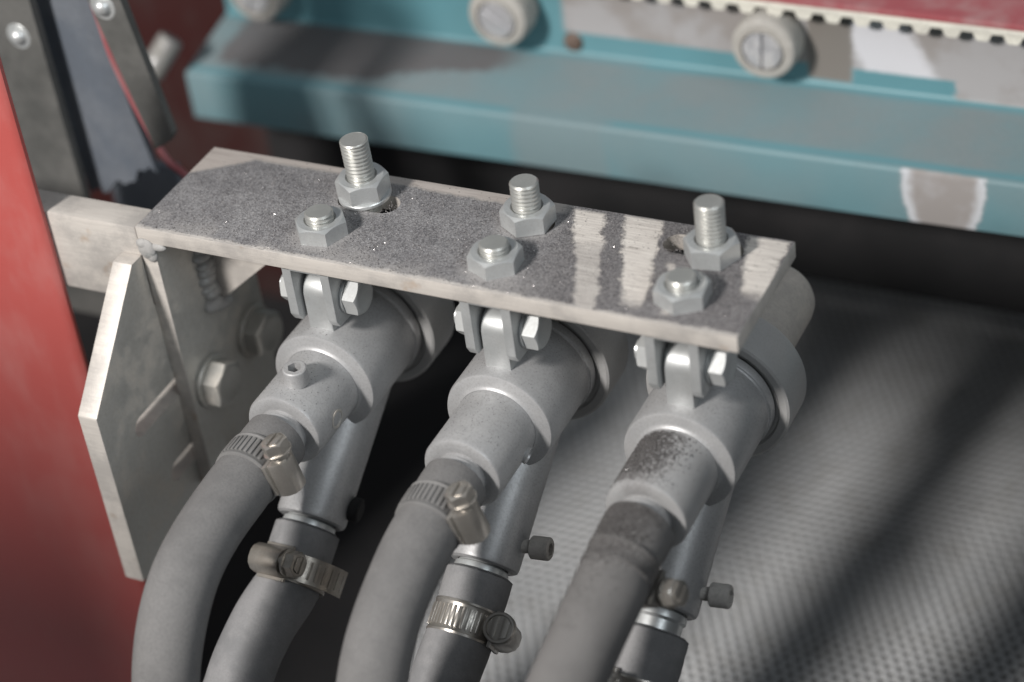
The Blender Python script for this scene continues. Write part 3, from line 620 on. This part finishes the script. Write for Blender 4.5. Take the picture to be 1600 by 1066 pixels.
# ------------------------------------------------------------------ hoses and clamps
def hose(name, label, cat, pts, r, mat, group, pinch):
    P = spline(pts, 16); L = [0]
    for a, b in zip(P, P[1:]): L.append(L[-1]+(b-a).length)
    def rad(i): return r-.55*math.exp(-((L[i]-pinch)/5.0)**2)+.12*math.sin(L[i]*.13)-(0.9 if i == 0 else 0)
    P2 = [P[0]]+[P[0]+(P[1]-P[0]).normalized()*.8]+P[1:]; L.insert(1, .8)
    m = Mesh().tube(P2, rad, 40)
    return tag(obj(name, m, mat, sharp=50), label, cat, group), P2, L
def clamp(label, P, L, dist, phi, r, rev, mat, group, wid=9.0, tail=0.0, big=False, bandmat=None):
    """worm-drive clamp: slotted band, housing and hex screw; phi is the housing's angle round the hose (0 = +X)"""
    i = next(k for k, l in enumerate(L) if l >= dist); p = P[i]; t = (P[min(i+1, len(P)-1)]-P[i-1]).normalized()
    u = Vector((1, 0, 0)); u = (u-t*u.dot(t)).normalized(); w = u.cross(t); w = w if w.z > 0 else -w   # u ~ +X, w ~ up
    F = Matrix(((u.x, w.x, t.x, 0), (u.y, w.y, t.y, 0), (u.z, w.z, t.z, 0), (0, 0, 0, 1)))
    c = thing('hose_clamp', label, 'hose clamp', tuple(p), group)
    h = wid/2
    bd = obj('band', Mesh().lathe([(r, -h), (r+.75, -h+.1), (r+.85, -h+.7), (r+.6, -h+1.1), (r+.6, h-1.1), (r+.85, h-.7), (r+.75, h-.1), (r, h)], F, 56), bandmat or mat, c)
    rid = Mesh()
    n = 30
    for k in range(n):
        a = phi+.75+k*(2*math.pi-1.6)/n
        rid.box((-.42, -h*.62, 0), (.42, h*.62, .55), F @ Matrix.Rotation(a, 4, 'Z') @ Matrix(((0, 0, 1, r+.45), (1, 0, 0, 0), (0, 1, 0, 0), (0, 0, 0, 1))), .15)
    if bandmat != 'hose_gritty': obj('band_ridges', rid, bandmat or mat, bd)
    H = F @ Matrix.Rotation(phi, 4, 'Z') @ Matrix(((0, 0, 1, r+.6), (rev, 0, 0, 0), (0, 1, 0, 0), (0, 0, 0, 1)))   # local: x tangential (screw axis), y along hose, z outward
    hs = Mesh(); prof = [(-4.3, -.3), (-4.3, 1.2), (-3.9, 3.2), (-2.7, 4.9), (-1.2, 5.6), (1.2, 5.6), (2.7, 4.9), (3.9, 3.2), (4.3, 1.2), (4.3, -.3)]
    hs.prism(prof, -5.6, 5.0, H @ Matrix(((0, 0, 1, 0), (1, 0, 0, 0), (0, 1, 0, 0), (0, 0, 0, 1))), .45)
    hs.prism([(-5.2, -.5), (5.2, -.5), (5.2, .7), (-5.2, .7)], -4.5, 5.2, H @ Matrix(((0, 0, 1, 0), (1, 0, 0, 0), (0, 1, 0, 0), (0, 0, 0, 1))), .2)
    obj('housing', hs, mat, c)
    sx = Mesh(); A = H @ along((1, 0, 0), (0, 0, 1), (5.0, 0, 2.9))
    sx.lathe([(.01, -1), (2.5, -1), (2.5, 1.6), (3.9, 1.8), (4.0, 2.5), (3.4, 2.7), (.01, 2.7)], A, 32)
    if big:
        sx.lathe([(3.4, 2.6), (4.3, 2.8), (4.5, 3.4), (4.5, 5.2), (4.2, 5.8), (3.6, 5.8), (3.4, 5.3), (.01, 5.3)], A, 40)
        for s_ in (-1, 1): sx.prism([(-3.1, .55*s_), (3.1, .55*s_), (2.2, 2.7*s_), (-2.2, 2.7*s_)][::s_], 5.2, 5.75, A, .2)
    else: sx.nut(6.6, 3.2, 0, A @ Matrix.Translation((0, 0, 2.6)))
    for s_ in () if big else (-1, 1): sx.prism([(-2.5, .4*s_), (2.5, .4*s_), (1.7, 2.3*s_), (-1.7, 2.3*s_)][::s_], 5.5, 6.3, A, .2)
    obj('screw', sx, 'clamp' if mat != 'clamp_worn' else mat, c)
    if tail:
        tl = Mesh(); rs = []
        for k in range(9):
            a = phi+rev*(0.35+tail*k/8); rr = r+1.6+3.2*(k/8)**1.5+.4
            q = [(rr, -h+.4), (rr+.7, -h+.4), (rr+.7, h-.4), (rr, h-.4)]
            rs.append([(F @ Matrix.Rotation(a, 4, 'Z')) @ Vector((e, 0, z)) for e, z in q])
        tl.rings(rs, None, True, True)
        for k in range(9):
            a = phi+rev*(0.45+tail*k/9); rr = r+2.4+3.2*((k+.4)/9)**1.5
            tl.box((-.45, -h*.6, 0), (.45, h*.6, .5), F @ Matrix.Rotation(a, 4, 'Z') @ Matrix(((0, 0, 1, rr), (1, 0, 0, 0), (0, 1, 0, 0), (0, 0, 0, 1))), .12)
        obj('band_tail', tl, mat, c)
    return c

AIR = [[(52.5, -25.4, -44.2), (52.4, -33, -44.4), (52, -46, -45.2), (51.5, -62, -47.4), (51.4, -75, -52), (51.2, -85, -61.5), (51, -92.5, -75), (50.5, -98, -95), (50, -101, -125), (50, -102, -199)],
       [(107.6, -25.4, -45.6), (107.6, -33, -46), (107.5, -43, -47.2), (107.3, -55, -50.4), (107, -69, -58), (106.8, -79, -69), (106.5, -86.5, -86), (106, -91, -112), (106, -93, -199)],
       [(160.6, -25.4, -46.4), (160.4, -33, -47.4), (160, -45, -50.6), (159.2, -60, -55.6), (158.4, -75, -61.8), (157.4, -89, -72), (156.4, -99, -88), (155, -106, -112), (155, -109, -199)]]
HG = 'air hoses running down from the guns'; CG = 'worm-drive clamps on the air hoses'
h1, P, L = hose('air_hose', 'thick grey dusty hose curving down from the left gun, leftmost hose', 'hose', AIR[0], 9.0, 'hose', HG, 12)
clamp('worm-drive clamp on the leftmost hose, screw head upward', P, L, 12.5, 0.22, 8.6, 1, 'clamp', CG, 9.0, 0.0, False, 'band')
h2, P, L = hose('air_hose', 'thick grey dusty hose curving down from the rear of the middle gun', 'hose', AIR[1], 9.0, 'hose', HG, 12)
clamp('worm-drive clamp on the upper hose of the middle gun, screw head upward', P, L, 12.5, 0.22, 8.6, 1, 'clamp', CG, 9.0, 0.0, False, 'band')
h3, P, L = hose('air_hose', 'thick grey hose with dark grit on top, curving down from the right gun', 'hose', AIR[2], 9.5, 'hose_gritty', HG, 12)
clamp('dusty clamp mostly hidden on the right side of the upper hose of the right gun', P, L, 13, -1.05, 8.9, 1, 'clamp', CG, 6.5, 0.0, False, 'hose_gritty')

def inlet(i, l): 
    c = Vector(GUNS[i][:3])+BO+BD*l; return tuple(c)
def path(i, l0, rest): return [inlet(i, l0), inlet(i, l0+8), inlet(i, l0+16)]+rest
HM = 'lower hoses from the side inlets'; CM = 'worm-drive clamps on the lower hoses'
m1, P, L = hose('media_hose', 'lower dark hose of the left gun, pale dusty on its left side', 'hose', path(0, 66, [(49, -47, -97), (46.5, -60, -108), (43.5, -69, -129), (42, -72, -199)]), 9.5, 'rubber', HM, 14)
clamp('brownish worn clamp with a loose band end on the lower hose of the left gun', P, L, 13, 1.75, 9.15, -1, 'clamp_worn', CM, 8.5, 1.6)
m2, P, L = hose('media_hose', 'lower hose leaving the side inlet of the middle gun', 'hose', path(1, 66, [(107, -48, -100), (106.5, -58, -116), (106, -62, -150), (106, -62, -199)]), 9.5, 'rubber', HM, 14)
clamp('shiny slotted clamp with a round screw head on the lower hose of the middle gun', P, L, 14, -0.12, 9.05, 1, 'clamp', CM, 9.5, 0.0, True)
m3, P, L = hose('media_hose', 'lower hose leaving the side inlet of the right gun, smooth rounded end', 'hose', path(2, 70, [(160, -49, -105), (159, -57, -122), (159, -60, -150), (159, -60, -199)]), 9.8, 'rubber', HM, 30)
clamp('clamp on the lower hose of the right gun at the bottom edge', P, L, 17, 2.3, 9.6, -1, 'clamp', CM, 8.5)

# ------------------------------------------------------------------ loose abrasive grains lying on the plate
def grit(n=7500):
    xy = np.c_[RNG.uniform(1, 179, n*2), RNG.uniform(.8, 42.5, n*2)]
    def free(x, y):
        for bx, by in SL+FR:
            if (x-bx)**2+(y-by)**2 < 8.2**2: return False
        t = (42-y)/42
        if abs(x-(121.5+17.5*t)) < 4.2-1.2*t and RNG.random() < .985: return False
        if abs(x-(137.5+13.5*t)) < 5-2*t and y > 5 and RNG.random() < .988: return False
        if abs(x-(172.5+9.5*t)) < 5.4-3*t and y > 18 and RNG.random() < .988: return False
        if (16-x)*.72+y > 38 and RNG.random() < .93: return False
        if y > 38.5 and x < 118 and RNG.random() < .9: return False
        return True
    V = []; F = []; base = np.array([(1, 0, 0), (-1, 0, 0), (0, 1, 0), (0, -1, 0), (0, 0, 1), (0, 0, -.3)]); fo = [(0, 2, 4), (2, 1, 4), (1, 3, 4), (3, 0, 4), (2, 0, 5), (1, 2, 5), (3, 1, 5), (0, 3, 5)]
    c = 0
    for x, y in xy:
        if c >= n: break
        if not free(x, y): continue
        s_ = RNG.uniform(.09, .22); a = RNG.uniform(0, 6.28); sq = RNG.uniform(.6, 1.2, 3)*s_
        R = np.array([[math.cos(a), -math.sin(a), 0], [math.sin(a), math.cos(a), 0], [0, 0, 1]])
        V += [tuple(v) for v in (base*sq*RNG.uniform(.8, 1.2, (6, 1))) @ R.T+np.array([x, y, .03+sq[2]*.3])]; F += [tuple(6*c+k for k in f) for f in fo]; c += 1
    m = Mesh(); m.v = V; m.f = F; me = m.mesh('abrasive_grit', smooth=False); return me
def grain_mat():
    n = Nt('abrasive_grain'); r = n.t.nodes.new("ShaderNodeNewGeometry").outputs["Random Per Island"]
    c = n.mix(r, (.07, .064, .065), (.30, .282, .278)); return n.out(c, n.lerp(n.f('GREATER_THAN', r, .92), .6, .22), n.mul(n.f('GREATER_THAN', r, .94), .8))
M['grain'] = grain_mat()
def grains_on(points):
    """one mesh of small angular grains at (position, normal, size)"""
    base = np.array([(1, 0, 0), (-1, 0, 0), (0, 1, 0), (0, -1, 0), (0, 0, 1), (0, 0, -.4)]); fo = [(0, 2, 4), (2, 1, 4), (1, 3, 4), (3, 0, 4), (2, 0, 5), (1, 2, 5), (3, 1, 5), (0, 3, 5)]
    m = Mesh()
    for k, (p, nrm, sz) in enumerate(points):
        R = np.array(along(nrm).to_3x3()); a = RNG.uniform(0, 6.28); R2 = np.array([[math.cos(a), -math.sin(a), 0], [math.sin(a), math.cos(a), 0], [0, 0, 1]])
        v = (base*RNG.uniform(.6, 1.2, 3)*sz) @ R2.T @ R.T+np.array(p)+np.array(nrm)*sz*.25
        m.v += [tuple(q) for q in v]; m.f += [tuple(6*k+i for i in f) for f in fo]
    return m.mesh('abrasive_grit', smooth=False)
pts = []
g3 = Vector(GUNS[2][:3])
for _ in range(5200):                                   # rear sleeve of the right gun
    th = RNG.normal(-.34, .36); y = -21+20.5*RNG.beta(1.6, 1.2)
    if abs(th+.2) > 1.1: continue
    nr = (math.sin(th), 0, math.cos(th)); pts.append(((g3.x+nr[0]*11.5, y, g3.z+nr[2]*11.5), nr, RNG.uniform(.10, .24)))
AP = spline(AIR[2], 16)
for _ in range(4200):                                   # top of its hose
    q = min(abs(RNG.normal(0, .30)), .9); i = 2+int(q*52); p = AP[i]; t = (AP[i+1]-AP[i]).normalized(); th = RNG.normal(-.25, .45)
    u = Vector((1, 0, 0)); w = u.cross(t); w = w if w.z > 0 else -w; nr = (u*math.sin(th)+w*math.cos(th)).normalized()
    f_ = RNG.random(); pp = p+(AP[i+1]-p)*f_+nr*9.45; pts.append((tuple(pp), tuple(nr), RNG.uniform(.10, .22)))
for gi in range(3):                                     # thin scatter over all three guns
    gc = Vector(GUNS[gi][:3])
    for _ in range(420):
        th = RNG.normal(-.1, .6)
        if RNG.random() < .5: y = RNG.uniform(-21, 0); r_ = 11.5
        else: y = RNG.uniform(2, 25); r_ = 16.0
        nr = (math.sin(th), 0, math.cos(th)); pts.append(((gc.x+nr[0]*r_, y, gc.z+nr[2]*r_), nr, RNG.uniform(.07, .15)))
def dark_grain():
    n = Nt('dark_abrasive_grain'); r = n.t.nodes.new("ShaderNodeNewGeometry").outputs["Random Per Island"]
    return n.out(n.mix(r, (.018, .016, .016), (.10, .092, .09)), n.lerp(n.f('GREATER_THAN', r, .985), .65, .2), 0.0)
M['dark_grain'] = dark_grain()
gg = obj('abrasive_grit', grains_on(pts), 'dark_grain'); gg['kind'] = 'stuff'; gg['label'] = 'dark abrasive grit lying on the right gun and its hose'; gg['category'] = 'grit'
go = obj('abrasive_grit', grit(), 'grain'); go['kind'] = 'stuff'; go['label'] = 'dark abrasive grit scattered over the top of the plate'; go['category'] = 'grit'
